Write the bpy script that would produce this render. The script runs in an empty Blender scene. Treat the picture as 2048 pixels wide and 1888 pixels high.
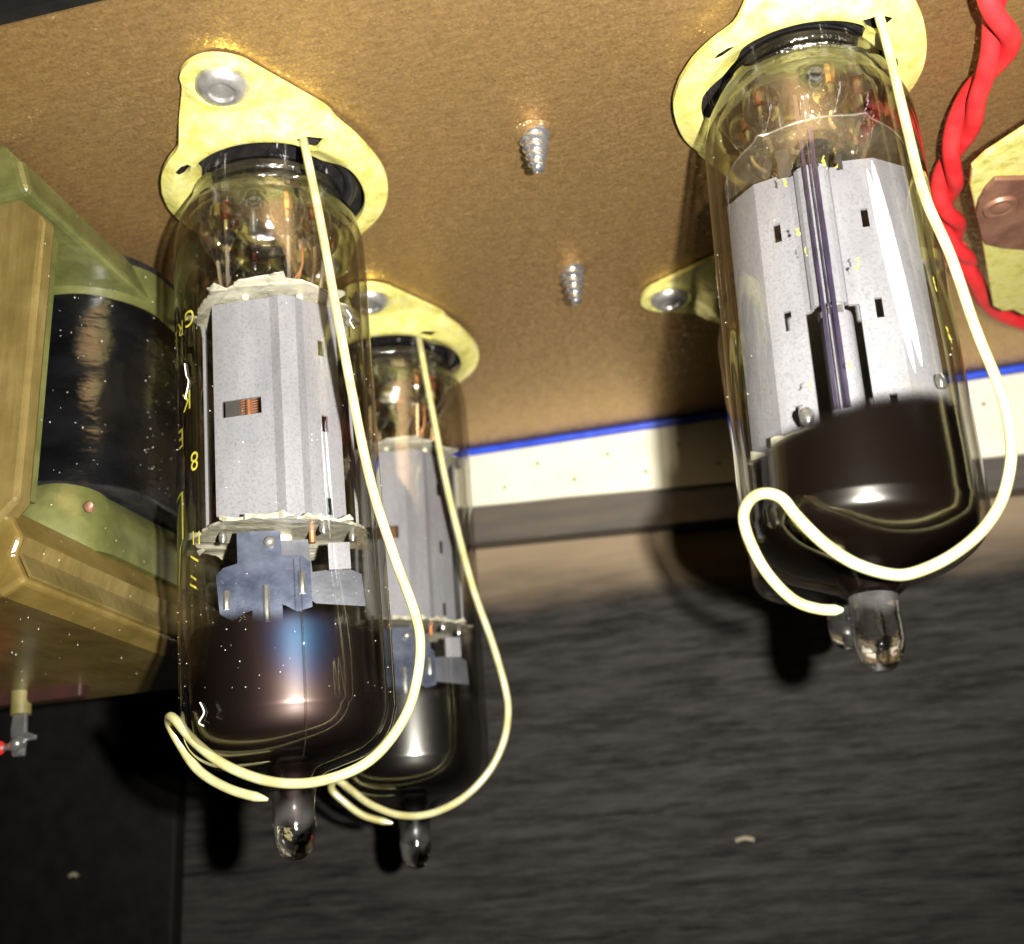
import bpy, bmesh, math, random
from mathutils import Matrix, Vector, noise as mnoise

random.seed(7)
sc = bpy.context.scene
col = sc.collection
PI = math.pi
rad = math.radians
# One Blender unit is one centimetre. The underside of the chassis is the plane z = 0.
sc.unit_settings.scale_length = 0.01

# ------------------------------------------------------------------ camera
CAM = Vector((0.0, 0.0, -8.15))
pitch, yaw, roll = rad(21.0), rad(11.3), rad(4.3)
FW = Vector((-math.sin(yaw) * math.cos(pitch), math.cos(yaw) * math.cos(pitch), math.sin(pitch)))
r0 = Vector((math.cos(yaw), math.sin(yaw), 0.0))
u0 = r0.cross(FW)
CR = math.cos(roll) * r0 - math.sin(roll) * u0
CU = math.cos(roll) * u0 + math.sin(roll) * r0
cam = bpy.data.cameras.new('camera')
cam_ob = bpy.data.objects.new('camera', cam)
col.objects.link(cam_ob)
m = Matrix((CR, CU, -FW)).transposed().to_4x4()
m.translation = CAM
cam_ob.matrix_world = m
cam.sensor_width = 36.0
cam.sensor_fit = 'HORIZONTAL'
cam.lens = 2250.0 / 2048.0 * 36.0
cam.clip_start = 0.05
cam.clip_end = 500.0
cam.dof.use_dof = True
cam.dof.focus_distance = 11.2
cam.dof.aperture_fstop = 0.36
sc.camera = cam_ob

# ------------------------------------------------------------------ world, flash lamp, exposure
wd = bpy.data.worlds.new('World')
sc.world = wd
wd.use_nodes = True
wb = wd.node_tree.nodes['Background']
wb.inputs['Color'].default_value = (1.0, 0.93, 0.82, 1.0)
wb.inputs['Strength'].default_value = 0.004

fl = bpy.data.lights.new('flash_lamp', 'SPOT')
fl.energy = 35000.0
fl.spot_size = rad(104)
fl.spot_blend = 1.0
fl.color = (1.0, 0.965, 0.89)
fl.shadow_soft_size = 0.16
fl_ob = bpy.data.objects.new('flash_lamp', fl)
fl_ob.location = CAM + CR * 1.5 + CU * 0.3
fl_ob.rotation_euler = (-(FW - CR * 0.08 + CU * 0.16)).to_track_quat('Z', 'Y').to_euler()
col.objects.link(fl_ob)

# unseen lamp added for the pale reflection on the tube beside the red wire
st_ = bpy.data.lights.new('added_reflection_lamp', 'AREA')
st_.shape = 'ELLIPSE'
st_.size = 0.55
st_.size_y = 3.1
st_.energy = 58.0
st_.color = (0.93, 0.95, 1.0)
st_ob = bpy.data.objects.new('added_reflection_lamp', st_)
col.objects.link(st_ob)
ly_ = Vector((0.0, 0.26, -0.965)).normalized()
lz_ = Vector((4.0, 8.27, -1.60)) - Vector((1.75, 9.24, -2.7))
lz_ = (lz_ - ly_ * lz_.dot(ly_)).normalized()
lx_ = ly_.cross(lz_)
m = Matrix((lx_, ly_, lz_)).transposed().to_4x4()
m.translation = Vector((4.0, 8.27, -1.60))
st_ob.matrix_world = m

sc.view_settings.view_transform = 'Standard'
sc.view_settings.look = 'None'
sc.view_settings.exposure = 0.0
sc.view_settings.gamma = 1.0
sc.cycles.transparent_max_bounces = 40
sc.cycles.max_bounces = 10
sc.cycles.diffuse_bounces = 2
sc.cycles.caustics_reflective = False
sc.cycles.caustics_refractive = False
sc.cycles.sample_clamp_indirect = 4.0


# ------------------------------------------------------------------ materials
class NT:
    def __init__(s, name):
        s.mat = bpy.data.materials.new(name)
        s.mat.use_nodes = True
        s.t = s.mat.node_tree
        s.t.nodes.clear()
        s.out = s.t.nodes.new('ShaderNodeOutputMaterial')
        s._co = None

    def n(s, typ, ins=None, **attrs):
        nd = s.t.nodes.new('ShaderNode' + typ)
        for k, v in attrs.items():
            setattr(nd, k, v)
        for k, v in (ins or {}).items():
            s.set(nd.inputs[k], v)
        return nd

    def set(s, sock, v):
        if isinstance(v, bpy.types.NodeSocket):
            s.t.links.new(v, sock)
        elif isinstance(v, (tuple, list)) and len(v) == 3 and sock.type == 'RGBA':
            sock.default_value = (*v, 1.0)
        else:
            sock.default_value = v

    def co(s, scale=(1, 1, 1)):
        if s._co is None:
            s._co = s.n('TexCoord').outputs['Object']
        if scale == (1, 1, 1):
            return s._co
        return s.n('Mapping', {'Vector': s._co, 'Scale': scale}).outputs[0]

    def noise(s, scale, detail=3.0, stretch=(1, 1, 1), rough=0.55):
        return s.n('TexNoise', {'Vector': s.co(stretch), 'Scale': scale, 'Detail': detail, 'Roughness': rough}).outputs['Fac']

    def ramp(s, fac, stops, interp='LINEAR'):
        r = s.n('ValToRGB', {'Fac': fac})
        cr = r.color_ramp
        cr.interpolation = interp
        while len(cr.elements) < len(stops):
            cr.elements.new(0.5)
        for e, (p, c) in zip(cr.elements, stops):
            e.position = p
            e.color = (*c, 1.0) if isinstance(c, tuple) else (c, c, c, 1.0)
        return r.outputs['Color']

    def math(s, op, a, b=0.0, clamp=False):
        nd = s.n('Math', operation=op, use_clamp=clamp)
        s.set(nd.inputs[0], a)
        s.set(nd.inputs[1], b)
        return nd.outputs[0]

    def mixc(s, f, a, b):
        nd = s.n('MixRGB')
        s.set(nd.inputs[0], f)
        s.set(nd.inputs[1], a)
        s.set(nd.inputs[2], b)
        return nd.outputs[0]

    def bump(s, h, strength=0.3, dist=0.02, normal=None):
        ins = {'Height': h, 'Strength': strength, 'Distance': dist}
        if normal is not None:
            ins['Normal'] = normal
        return s.n('Bump', ins).outputs[0]

    def mixs(s, f, a, b):
        nd = s.n('MixShader')
        s.set(nd.inputs[0], f)
        s.set(nd.inputs[1], a)
        s.set(nd.inputs[2], b)
        return nd.outputs[0]

    def pb(s, **kw):
        nd = s.n('BsdfPrincipled')
        for k, v in kw.items():
            s.set(nd.inputs[k.replace('_', ' ')], v)
        return nd.outputs[0]

    def end(s, sh):
        s.t.links.new(sh, s.out.inputs['Surface'])
        return s.mat


def simple(name, c1, c2=None, rough=0.5, metal=0.0, nscale=3.0, stretch=(1, 1, 1), bscale=None, bstr=0.2,
           bdist=0.01, spec=0.5, rvar=0.15, lo=0.35, hi=0.65):
    k = NT(name)
    f = k.noise(nscale, 5.0, stretch)
    c = k.ramp(f, [(lo, c1), (hi, c2 or c1)])
    r = k.math('ADD', k.math('MULTIPLY', k.noise(nscale * 2.3, 3.0), rvar), rough - rvar * 0.5)
    kw = dict(Base_Color=c, Roughness=r, Metallic=metal, Specular_IOR_Level=spec)
    if bscale:
        kw['Normal'] = k.bump(k.noise(bscale, 3.0, stretch), bstr, bdist)
    return k.end(k.pb(**kw))


def m_chassis():
    k = NT('bronze_paint')
    big = k.noise(0.5, 4.0)
    mot = k.noise(15.0, 4.0, (0.35, 1.0, 1.0), 0.6)
    c = k.ramp(mot, [(0.26, (0.28, 0.165, 0.063)), (0.74, (0.50, 0.315, 0.130))])
    c = k.mixc(k.math('MULTIPLY', big, 0.4), c, (0.44, 0.26, 0.10))
    vor = k.n('TexVoronoi', {'Vector': k.co(), 'Scale': 44.0})
    geo = k.n('NewGeometry')
    d = k.n('VectorMath', {0: vor.outputs['Color'], 1: (0.5, 0.5, 0.5)}, operation='SUBTRACT').outputs[0]
    d = k.n('VectorMath', {0: d, 'Scale': 0.75}, operation='SCALE').outputs[0]
    nn = k.n('VectorMath', {0: geo.outputs['Normal'], 1: d}, operation='ADD').outputs[0]
    nn = k.n('VectorMath', {0: nn}, operation='NORMALIZE').outputs[0]
    fine = k.bump(k.noise(36.0, 3.0, (0.5, 1, 1)), 0.16, 0.02)
    base = k.pb(Base_Color=c, Roughness=0.47, Metallic=0.75, Normal=fine)
    flake = k.n('BsdfGlossy', {'Color': (0.74, 0.55, 0.29), 'Roughness': 0.29, 'Normal': nn}).outputs[0]
    f = k.ramp(k.noise(24.0, 3.0), [(0.34, 0.04), (0.70, 0.5)])
    return k.end(k.mixs(f, base, flake))


def m_glass(tint_edge=(0.19, 0.17, 0.115), tint=(0.985, 0.98, 0.96), haze=0.0006, rough=0.015, name='tube_glass', spec=0.045, speckle=0.008, bmp=0.0):
    k = NT(name)
    lw = k.n('LayerWeight', {'Blend': 0.5}).outputs['Facing']
    sch = k.math('ADD', k.math('MULTIPLY', k.math('POWER', lw, 5.0), 0.9), spec)
    e = k.math('POWER', lw, 2.5)
    tr = k.n('BsdfTransparent', {'Color': k.mixc(e, tint, tint_edge)}).outputs[0]
    df = k.n('BsdfDiffuse', {'Color': (0.62, 0.56, 0.42)}).outputs[0]
    smear = k.ramp(k.noise(1.1, 4.0, (1, 1, 0.35)), [(0.42, 0.15), (0.7, 1.0)])
    speck = k.ramp(k.n('TexVoronoi', {'Vector': k.co(), 'Scale': 15.0}).outputs['Distance'], [(0.03, 1.0), (0.07, 0.0)])
    hz = k.math('ADD', k.math('MULTIPLY', smear, haze), k.math('MULTIPLY', speck, speckle))
    body = k.mixs(hz, tr, df)
    gl = k.n('BsdfGlossy', {'Color': (1, 1, 1), 'Roughness': rough})
    if bmp:
        k.set(gl.inputs['Normal'], k.bump(k.noise(7.0, 4.0), bmp, 0.06))
    return k.end(k.mixs(sch, body, gl.outputs[0]))


def m_getter(name, ztop, fade, film=None, col_=(0.0014, 0.001, 0.0009), wob=0.25, tilt=0.0, rough=0.24):
    k = NT(name)
    sep = k.n('SeparateXYZ', {0: k.co()})
    z = k.math('ADD', sep.outputs['Z'], k.math('MULTIPLY', sep.outputs['X'], tilt))
    z = k.math('ADD', z, k.math('MULTIPLY', k.math('SUBTRACT', k.noise(0.9, 3.0), 0.5), wob))
    f = k.n('MapRange', {0: z, 1: ztop, 2: ztop - fade, 3: 0.0, 4: 1.0}, interpolation_type='SMOOTHSTEP').outputs[0]
    kw = dict(Base_Color=col_, Roughness=rough, IOR=2.1, Specular_IOR_Level=0.5, Coat_Weight=1.0, Coat_Roughness=0.03)
    if film:
        dist = k.n('VectorMath', {0: k.co(), 1: film}, operation='DISTANCE').outputs['Value']
        th = k.n('MapRange', {0: k.math('ADD', dist, k.math('MULTIPLY', k.noise(1.4, 2.0), 0.25)), 1: 0.08, 2: 0.62, 3: 122.0, 4: 84.0}).outputs[0]
        kw['Thin_Film_Thickness'] = th
        kw['Thin_Film_IOR'] = 1.45
        kw['Roughness'] = 0.46
        kw['IOR'] = 2.9
        kw['Base_Color'] = (0.0012, 0.0008, 0.0012)
    sh = k.pb(**kw)
    if film:
        plain = k.pb(Base_Color=(0.0010, 0.0007, 0.0009), Roughness=0.30, IOR=1.7, Coat_Weight=1.0, Coat_Roughness=0.03)
        sh = k.mixs(0.42, plain, sh)
    tr = k.n('BsdfTransparent', {'Color': (1, 1, 1)}).outputs[0]
    return k.end(k.mixs(f, tr, sh))


def m_mica(name, clear):
    k = NT(name)
    f = k.noise(5.0, 6.0, (1, 1, 1), 0.7)
    c = k.ramp(f, [(0.3, (0.20, 0.185, 0.135)), (0.52, (0.46, 0.445, 0.37))])
    df = k.pb(Base_Color=c, Roughness=0.35, Normal=k.bump(k.noise(9.0, 5.0), 0.5, 0.03))
    tr = k.n('BsdfTransparent', {'Color': (0.86, 0.82, 0.72)}).outputs[0]
    return k.end(k.mixs(k.ramp(f, [(0.3, 1 - clear), (0.7, 1 - clear * (0.8 if clear < 0.5 else 0.955))]), tr, df))


def m_wood():
    k = NT('black_stained_board')
    g = k.noise(2.6, 6.0, (0.22, 1.0, 2.4), 0.7)
    g2 = k.noise(7.0, 5.0, (0.22, 1.0, 1.5), 0.75)
    c = k.ramp(g, [(0.36, (0.0055, 0.005, 0.0047)), (0.64, (0.030, 0.0275, 0.0255))])
    c = k.mixc(k.ramp(g2, [(0.45, 0.0), (0.7, 0.65)]), c, (0.046, 0.042, 0.039))
    # brown tone above a ragged edge, fading into the black below
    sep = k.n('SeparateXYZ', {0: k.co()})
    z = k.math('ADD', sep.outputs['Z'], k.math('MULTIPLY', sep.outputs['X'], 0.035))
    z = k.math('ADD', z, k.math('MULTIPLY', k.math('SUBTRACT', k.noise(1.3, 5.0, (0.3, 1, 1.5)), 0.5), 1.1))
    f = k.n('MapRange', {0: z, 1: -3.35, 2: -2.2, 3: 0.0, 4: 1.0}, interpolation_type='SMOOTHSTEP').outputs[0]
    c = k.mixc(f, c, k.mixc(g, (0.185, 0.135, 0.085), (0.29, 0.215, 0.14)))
    return k.end(k.pb(Base_Color=c, Roughness=0.75, Specular_IOR_Level=0.12, Normal=k.bump(g2, 0.35, 0.02)))


def m_varnish(name, c1, c2, c3, stretch):
    k = NT(name)
    f = k.noise(1.3, 6.0, (1, 1, 1), 0.6)
    c = k.ramp(f, [(0.3, c1), (0.52, c2), (0.72, c3)])
    br = k.ramp(k.noise(7.0, 4.0, stretch), [(0.45, 0.0), (0.75, 0.28)])
    c = k.mixc(br, c, tuple(x * 0.5 for x in c1))
    sp = k.ramp(k.n('TexVoronoi', {'Vector': k.co(), 'Scale': 5.0}).outputs['Distance'], [(0.03, 0.8), (0.06, 0.0)])
    c = k.mixc(sp, c, (0.6, 0.55, 0.4))
    return k.end(k.pb(Base_Color=c, Roughness=0.34, Specular_IOR_Level=0.5, Coat_Weight=0.35, Coat_Roughness=0.2,
                      Normal=k.bump(k.noise(8.0, 4.0, stretch), 0.35, 0.02)))


def m_zinc():
    k = NT('yellow_zinc')
    f = k.noise(5.0, 6.0, (1, 1, 1), 0.7)
    c = k.ramp(f, [(0.3, (0.62, 0.55, 0.12)), (0.5, (0.92, 0.85, 0.26)), (0.75, (0.90, 0.87, 0.46))])
    st = k.ramp(k.noise(9.0, 6.0, (1, 1, 1), 0.75), [(0.54, 0.0), (0.70, 0.45)])
    c = k.mixc(st, c, (0.42, 0.38, 0.13))
    scr = k.noise(16.0, 3.0, (1.0, 0.12, 1.0))
    b = k.bump(k.noise(2.6, 4.0), 0.6, 0.05)
    b = k.bump(scr, 0.25, 0.01, b)
    return k.end(k.pb(Base_Color=c, Roughness=k.math('ADD', k.math('MULTIPLY', st, 0.2), 0.33), Metallic=0.5, Normal=b))


def m_anode():
    k = NT('grey_carbonised_metal')
    f = k.noise(3.0, 5.0, (1, 1, 0.3))
    g = k.noise(38.0, 3.0)
    c = k.ramp(f, [(0.3, (0.165, 0.168, 0.198)), (0.7, (0.228, 0.23, 0.264))])
    c = k.mixc(k.ramp(g, [(0.48, 0.0), (0.70, 0.6)]), c, (0.11, 0.11, 0.12))
    st = k.ramp(k.noise(1.2, 3.0), [(0.60, 0.0), (0.72, 0.4)])
    c = k.mixc(st, c, (0.27, 0.235, 0.15))
    return k.end(k.pb(Base_Color=c, Roughness=0.62, Metallic=0.15, Normal=k.bump(k.noise(1.8, 3.0), 0.25, 0.05, k.bump(g, 0.25, 0.006))))


def m_dark_reflection():  # dark reflection on the glass, painted as a violet-black film
    k = NT('violet_black_reflection')
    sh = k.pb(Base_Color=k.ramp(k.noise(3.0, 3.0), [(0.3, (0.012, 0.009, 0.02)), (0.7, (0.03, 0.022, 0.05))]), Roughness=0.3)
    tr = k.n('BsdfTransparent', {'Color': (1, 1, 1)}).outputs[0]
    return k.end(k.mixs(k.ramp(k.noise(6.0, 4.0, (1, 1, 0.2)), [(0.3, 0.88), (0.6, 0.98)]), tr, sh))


def m_solid(name, rough, bmp, cloud):
    k = NT(name)
    nb = k.bump(k.noise(6.0, 4.0), bmp, 0.05)
    gl = k.pb(Base_Color=(0.93, 0.92, 0.88), Roughness=rough, IOR=1.5, Transmission_Weight=1.0, Normal=nb)
    if not cloud:
        return k.end(gl)
    df = k.pb(Base_Color=(0.72, 0.71, 0.68), Roughness=0.25, Normal=nb)
    f = k.ramp(k.noise(1.6, 2.0), [(0.45, 0.0), (0.75, 0.09)])
    return k.end(k.mixs(f, gl, df))


MAT = dict(
    chassis=m_chassis(), glass=m_glass(),
    clear=m_glass((0.34, 0.30, 0.22), (0.90, 0.88, 0.83), 0.02, 0.05, 'thick_clear_glass', 0.16, 0.0, 0.55),
    tip=m_solid('melted_tip_glass', 0.04, 0.30, 0.05), bead=m_solid('bead_glass', 0.03, 0.25, 0.0),
    stem=m_glass((0.35, 0.3, 0.2), (0.93, 0.92, 0.88), 0.03, 0.06, 'pressed_stem_glass', 0.14, 0.0, 0.5),
    rim=m_glass((0.34, 0.3, 0.22), (0.80, 0.78, 0.71), 0.09, 0.08, 'frosted_rim_glass', 0.12, 0.0, 0.6),
    mica=m_mica('flaked_mica', 0.12), mica_clear=m_mica('clear_mica', 0.965),
    anode=m_anode(), zinc=m_zinc(), wood=m_wood(),
    wire=simple('yellow_spring_wire', (0.66, 0.60, 0.25), (0.86, 0.82, 0.46), 0.29, 0.55, 4.0, bscale=10, bstr=0.3),
    black=simple('black_phenolic', (0.008, 0.008, 0.009), (0.016, 0.015, 0.015), 0.16, 0.0, 6.0, bscale=9, bstr=0.15),
    inner_dark=simple('dark_inside', (0.012, 0.011, 0.010), (0.03, 0.028, 0.025), 0.6),
    rivet=simple('dull_steel', (0.30, 0.29, 0.28), (0.52, 0.50, 0.47), 0.38, 0.75, 5.0, bscale=14, bstr=0.3),
    steel=simple('bright_steel', (0.55, 0.55, 0.56), (0.72, 0.71, 0.70), 0.22, 0.9, 5.0),
    blue_steel=simple('blued_steel', (0.03, 0.04, 0.075), (0.13, 0.15, 0.22), 0.3, 0.85, 2.0, bscale=20, bstr=0.08),
    dark_steel=simple('dark_steel', (0.05, 0.055, 0.075), (0.12, 0.125, 0.15), 0.35, 0.7, 1.5, bscale=20, bstr=0.1),
    lead=simple('nickel_lead', (0.58, 0.55, 0.5), (0.75, 0.70, 0.62), 0.25, 0.9, 8.0),
    dumet=simple('red_dumet_seal', (0.40, 0.045, 0.03), (0.52, 0.09, 0.05), 0.3, 0.2, 9.0),
    copper=simple('copper', (0.62, 0.24, 0.11), (0.76, 0.36, 0.2), 0.3, 0.8, 5.0),
    brownplate=simple('tarnished_copper_plate', (0.15, 0.068, 0.042), (0.25, 0.125, 0.08), 0.45, 0.3, 3.0, bscale=12, bstr=0.3),
    red=simple('red_rubber', (0.55, 0.012, 0.016), (0.68, 0.028, 0.03), 0.55, 0.0, 3.0, bscale=18, bstr=0.12),
    white=simple('white_vinyl', (0.70, 0.66, 0.50), (0.78, 0.74, 0.59), 0.5, 0.0, 1.5, bscale=22, bstr=0.1),
    blue=simple('blue_piping', (0.014, 0.045, 0.46), (0.025, 0.075, 0.62), 0.35, 0.0, 4.0),
    batten=simple('dark_batten', (0.045, 0.04, 0.036), (0.085, 0.068, 0.052), 0.55, 0.0, 2.5, (0.2, 1, 1.5), 12, 0.3),
    blackpanel=simple('matt_black_panel', (0.004, 0.004, 0.0035), (0.008, 0.0075, 0.0065), 0.75, 0.0, 2.5, bscale=12, bstr=0.2, spec=0.12),
    tan=m_varnish('tan_varnish', (0.08, 0.057, 0.017), (0.125, 0.091, 0.029), (0.17, 0.13, 0.05), (1.6, 1.6, 0.15)),
    tan_low=m_varnish('amber_varnish', (0.085, 0.057, 0.014), (0.13, 0.09, 0.023), (0.175, 0.125, 0.042), (1.0, 0.2, 1.0)),
    wax=m_varnish('green_wax', (0.048, 0.051, 0.015), (0.088, 0.092, 0.028), (0.14, 0.14, 0.05), (1, 1, 1)),
    tape=simple('black_tape', (0.0014, 0.0015, 0.0018), (0.004, 0.0041, 0.0045), 0.22, 0.0, 2.0, (0.5, 0.5, 1.3), 7, 0.4, 0.03, 0.4),
    brown=simple('brown_resin', (0.07, 0.045, 0.03), (0.13, 0.08, 0.05), 0.4),
    print=simple('yellow_print', (0.26, 0.23, 0.02), (0.52, 0.46, 0.05), 0.6, 0.0, 6.0),
    dark_print=simple('dark_print', (0.05, 0.035, 0.015), (0.08, 0.06, 0.02), 0.6),
    dark_reflection=m_dark_reflection(),
    dust=simple('pale_dust', (0.62, 0.58, 0.48), (0.8, 0.78, 0.7), 0.8),
    chip=simple('tan_chip', (0.22, 0.19, 0.13), (0.30, 0.26, 0.18), 0.7),
    reddark=simple('dark_red_board', (0.02, 0.007, 0.005), (0.035, 0.011, 0.008), 0.5),
    yellow_tag=simple('olive_sleeve', (0.13, 0.11, 0.035), (0.20, 0.17, 0.06), 0.5),
)


# ------------------------------------------------------------------ mesh helpers
def obj(name, vf, mat, parent=None, smooth=True, label=None, kind=None):
    v, f = vf
    me = bpy.data.meshes.new(name)
    me.from_pydata([tuple(p) for p in v], [], f)
    bm = bmesh.new()
    bm.from_mesh(me)
    bmesh.ops.recalc_face_normals(bm, faces=bm.faces)
    bm.to_mesh(me)
    bm.free()
    me.materials.append(MAT[mat] if isinstance(mat, str) else mat)
    if smooth:
        me.polygons.foreach_set('use_smooth', [True] * len(me.polygons))
        me.set_sharp_from_angle(angle=rad(38))
    o = bpy.data.objects.new(name, me)
    col.objects.link(o)
    o.parent = parent
    if label:
        o['label'] = label
    if kind:
        o['kind'] = kind
    return o


def thing(name, label, cat, loc=(0, 0, 0), axis=(0, 0, -1), spin=0.0, group=None):
    o = bpy.data.objects.new(name, None)
    o.empty_display_size = 0.3
    col.objects.link(o)
    a = Vector(axis).normalized()
    mm = Matrix.Rotation(-math.asin(a.x), 4, 'Y') @ Matrix.Rotation(math.asin(a.y), 4, 'X') @ Matrix.Rotation(spin, 4, 'Z')
    mm.translation = Vector(loc)
    o.matrix_world = mm
    tag(o, label, cat, group)
    return o


def tag(o, label, cat=None, group=None, kind=None):
    if label:
        o['label'] = label
    if cat:
        o['category'] = cat
    if group:
        o['group'] = group
    if kind:
        o['kind'] = kind
    return o


def merge(*parts):
    V, Fc = [], []
    for v, f in parts:
        b = len(V)
        V += [tuple(p) for p in v]
        Fc += [tuple(i + b for i in q) for q in f]
    return V, Fc


def move(vf, d=(0, 0, 0), rz=0.0, s=1.0):
    c, n = math.cos(rz), math.sin(rz)
    return [(s * (p[0] * c - p[1] * n) + d[0], s * (p[0] * n + p[1] * c) + d[1], s * p[2] + d[2]) for p in vf[0]], vf[1]


def lathe(prof, seg=64, a0=0.0, a1=2 * PI):
    full = abs(a1 - a0 - 2 * PI) < 1e-6
    n = seg if full else seg + 1
    V, Fc = [], []
    for r, z in prof:
        for i in range(n):
            a = a0 + (a1 - a0) * i / seg
            V.append((r * math.sin(a), -r * math.cos(a), z))
    for j in range(len(prof) - 1):
        for i in range(seg):
            i2 = (i + 1) % n if full else i + 1
            Fc.append((j * n + i, j * n + i2, (j + 1) * n + i2, (j + 1) * n + i))
    return V, Fc


def smooth_prof(pts, n=8):
    out = []
    P = [pts[0]] + list(pts) + [pts[-1]]
    for i in range(1, len(P) - 2):
        for k in range(n):
            t = k / n
            out.append(tuple(cr(P[i - 1][c], P[i][c], P[i + 1][c], P[i + 2][c], t) for c in range(len(pts[0]))))
    out.append(tuple(pts[-1]))
    return out


def cr(a, b, c, d, t):
    return 0.5 * (2 * b + (c - a) * t + (2 * a - 5 * b + 4 * c - d) * t * t + (3 * b - a - 3 * c + d) * t ** 3)


def tube(path, r, seg=10, sm=6, taper_end=None):
    P = [Vector(p) for p in (smooth_prof(path, sm) if sm > 1 else path)]
    V, Fc = [], []
    up = Vector((0.31, -0.9, 0.2))
    N = len(P)
    for i, p in enumerate(P):
        t = (P[min(i + 1, N - 1)] - P[max(i - 1, 0)]).normalized()
        up = (up - t * up.dot(t))
        if up.length < 1e-5:
            up = t.orthogonal()
        up.normalize()
        b = t.cross(up)
        rr = r
        if taper_end and i > N - 1 - taper_end:
            rr = r * (0.35 + 0.65 * (N - 1 - i) / taper_end)
        for k in range(seg):
            a = 2 * PI * k / seg
            V.append(p + (up * math.cos(a) + b * math.sin(a)) * rr)
    for i in range(N - 1):
        for k in range(seg):
            k2 = (k + 1) % seg
            Fc.append((i * seg + k, i * seg + k2, (i + 1) * seg + k2, (i + 1) * seg + k))
    Fc.append(tuple(range(seg)))
    Fc.append(tuple((N - 1) * seg + k for k in range(seg)))
    return V, Fc


def box(x0, x1, y0, y1, z0, z1):
    V = [(x, y, z) for z in (z0, z1) for y in (y0, y1) for x in (x0, x1)]
    return V, [(0, 1, 3, 2), (4, 5, 7, 6), (0, 1, 5, 4), (2, 3, 7, 6), (0, 2, 6, 4), (1, 3, 7, 5)]


def prism(poly, z0, z1):
    """closed xy outline -> solid between z0 and z1"""
    n = len(poly)
    V = [(x, y, z0) for x, y in poly] + [(x, y, z1) for x, y in poly]
    Fc = [tuple(range(n)), tuple(range(n, 2 * n))]
    Fc += [(i, (i + 1) % n, n + (i + 1) % n, n + i) for i in range(n)]
    return V, Fc


def prism_y(poly, y0, y1):
    """closed xz outline -> solid between y0 and y1"""
    v, f = prism(poly, y0, y1)
    return [(a, c, b) for a, b, c in v], f


def bevel(o, w, seg=2):
    md = o.modifiers.new('bevel', 'BEVEL')
    md.width = w
    md.segments = seg
    md.limit_method = 'ANGLE'
    md.angle_limit = rad(35)
    return o


def sheet(poly_xy, holes, z0, z1, drop=None):
    """flat sheet with an outer outline and holes, between z0 and z1"""
    bm = bmesh.new()
    edges = []
    for loop in [poly_xy] + holes:
        vs = [bm.verts.new((x, y, z0)) for x, y in loop]
        edges += [bm.edges.new((vs[i], vs[(i + 1) % len(vs)])) for i in range(len(vs))]
    bmesh.ops.triangle_fill(bm, use_beauty=True, use_dissolve=False, edges=edges)
    if drop:
        for _ in range(4):
            le = [e for e in bm.edges if e.calc_length() > 0.09]
            if le:
                bmesh.ops.subdivide_edges(bm, edges=le, cuts=1)
                bmesh.ops.triangulate(bm, faces=bm.faces[:])
    g = bmesh.ops.extrude_face_region(bm, geom=bm.faces[:])
    for e in g['geom']:
        if isinstance(e, bmesh.types.BMVert):
            e.co.z = z1
    bm.verts.index_update()
    V = [v.co.copy() for v in bm.verts]
    Fc = [tuple(v.index for v in f.verts) for f in bm.faces]
    bm.free()
    if drop:
        V = [(v.x, v.y, v.z + drop(v.x, v.y)) for v in V]
    return V, Fc


def panel(pts, z0, z1, holes=None, th=0.03):
    """folded sheet: pts is the xy polyline, holes = {segment: [(s0, s1, z0, z1)]} with s along the segment"""
    holes = holes or {}
    out = []
    for i in range(len(pts) - 1):
        a, b = Vector(pts[i]), Vector(pts[i + 1])
        d = b - a
        nrm = Vector((d.y, -d.x)).normalized()
        hs = holes.get(i, [])
        S = sorted({0.0, 1.0, *[h[0] for h in hs], *[h[1] for h in hs]})
        Z = sorted({z0, z1, *[h[2] for h in hs], *[h[3] for h in hs]})
        solid = {}
        for si in range(len(S) - 1):
            for zi in range(len(Z) - 1):
                sm, zm = (S[si] + S[si + 1]) / 2, (Z[zi] + Z[zi + 1]) / 2
                solid[si, zi] = not any(h[0] < sm < h[1] and h[2] < zm < h[3] for h in hs)
        V, Fc, idx = [], [], {}

        def vv(si, zi, side):
            key = (si, zi, side)
            if key not in idx:
                p = a + d * S[si] - (nrm * th if side else Vector((0, 0)))
                idx[key] = len(V)
                V.append((p.x, p.y, Z[zi]))
            return idx[key]
        for (si, zi), ok in solid.items():
            if not ok:
                continue
            for side in (0, 1):
                Fc.append((vv(si, zi, side), vv(si + 1, zi, side), vv(si + 1, zi + 1, side), vv(si, zi + 1, side)))
            for (ds, dz, e0, e1) in ((-1, 0, (0, 0), (0, 1)), (1, 0, (1, 0), (1, 1)), (0, -1, (0, 0), (1, 0)), (0, 1, (0, 1), (1, 1))):
                if not solid.get((si + ds, zi + dz), False):
                    p0, p1 = (si + e0[0], zi + e0[1]), (si + e1[0], zi + e1[1])
                    Fc.append((vv(*p0, 0), vv(*p1, 0), vv(*p1, 1), vv(*p0, 1)))
        out.append((V, Fc))
    return merge(*out)


def ball(c, r, n=6, squash=1.0):
    V, Fc = lathe([(r * math.sin(PI * (j + 0.02) / (n + 0.04)), r * squash * math.cos(PI * j / n)) for j in range(n + 1)], n * 2)
    return [(p[0] + c[0], p[1] + c[1], p[2] + c[2]) for p in V], Fc


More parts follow.
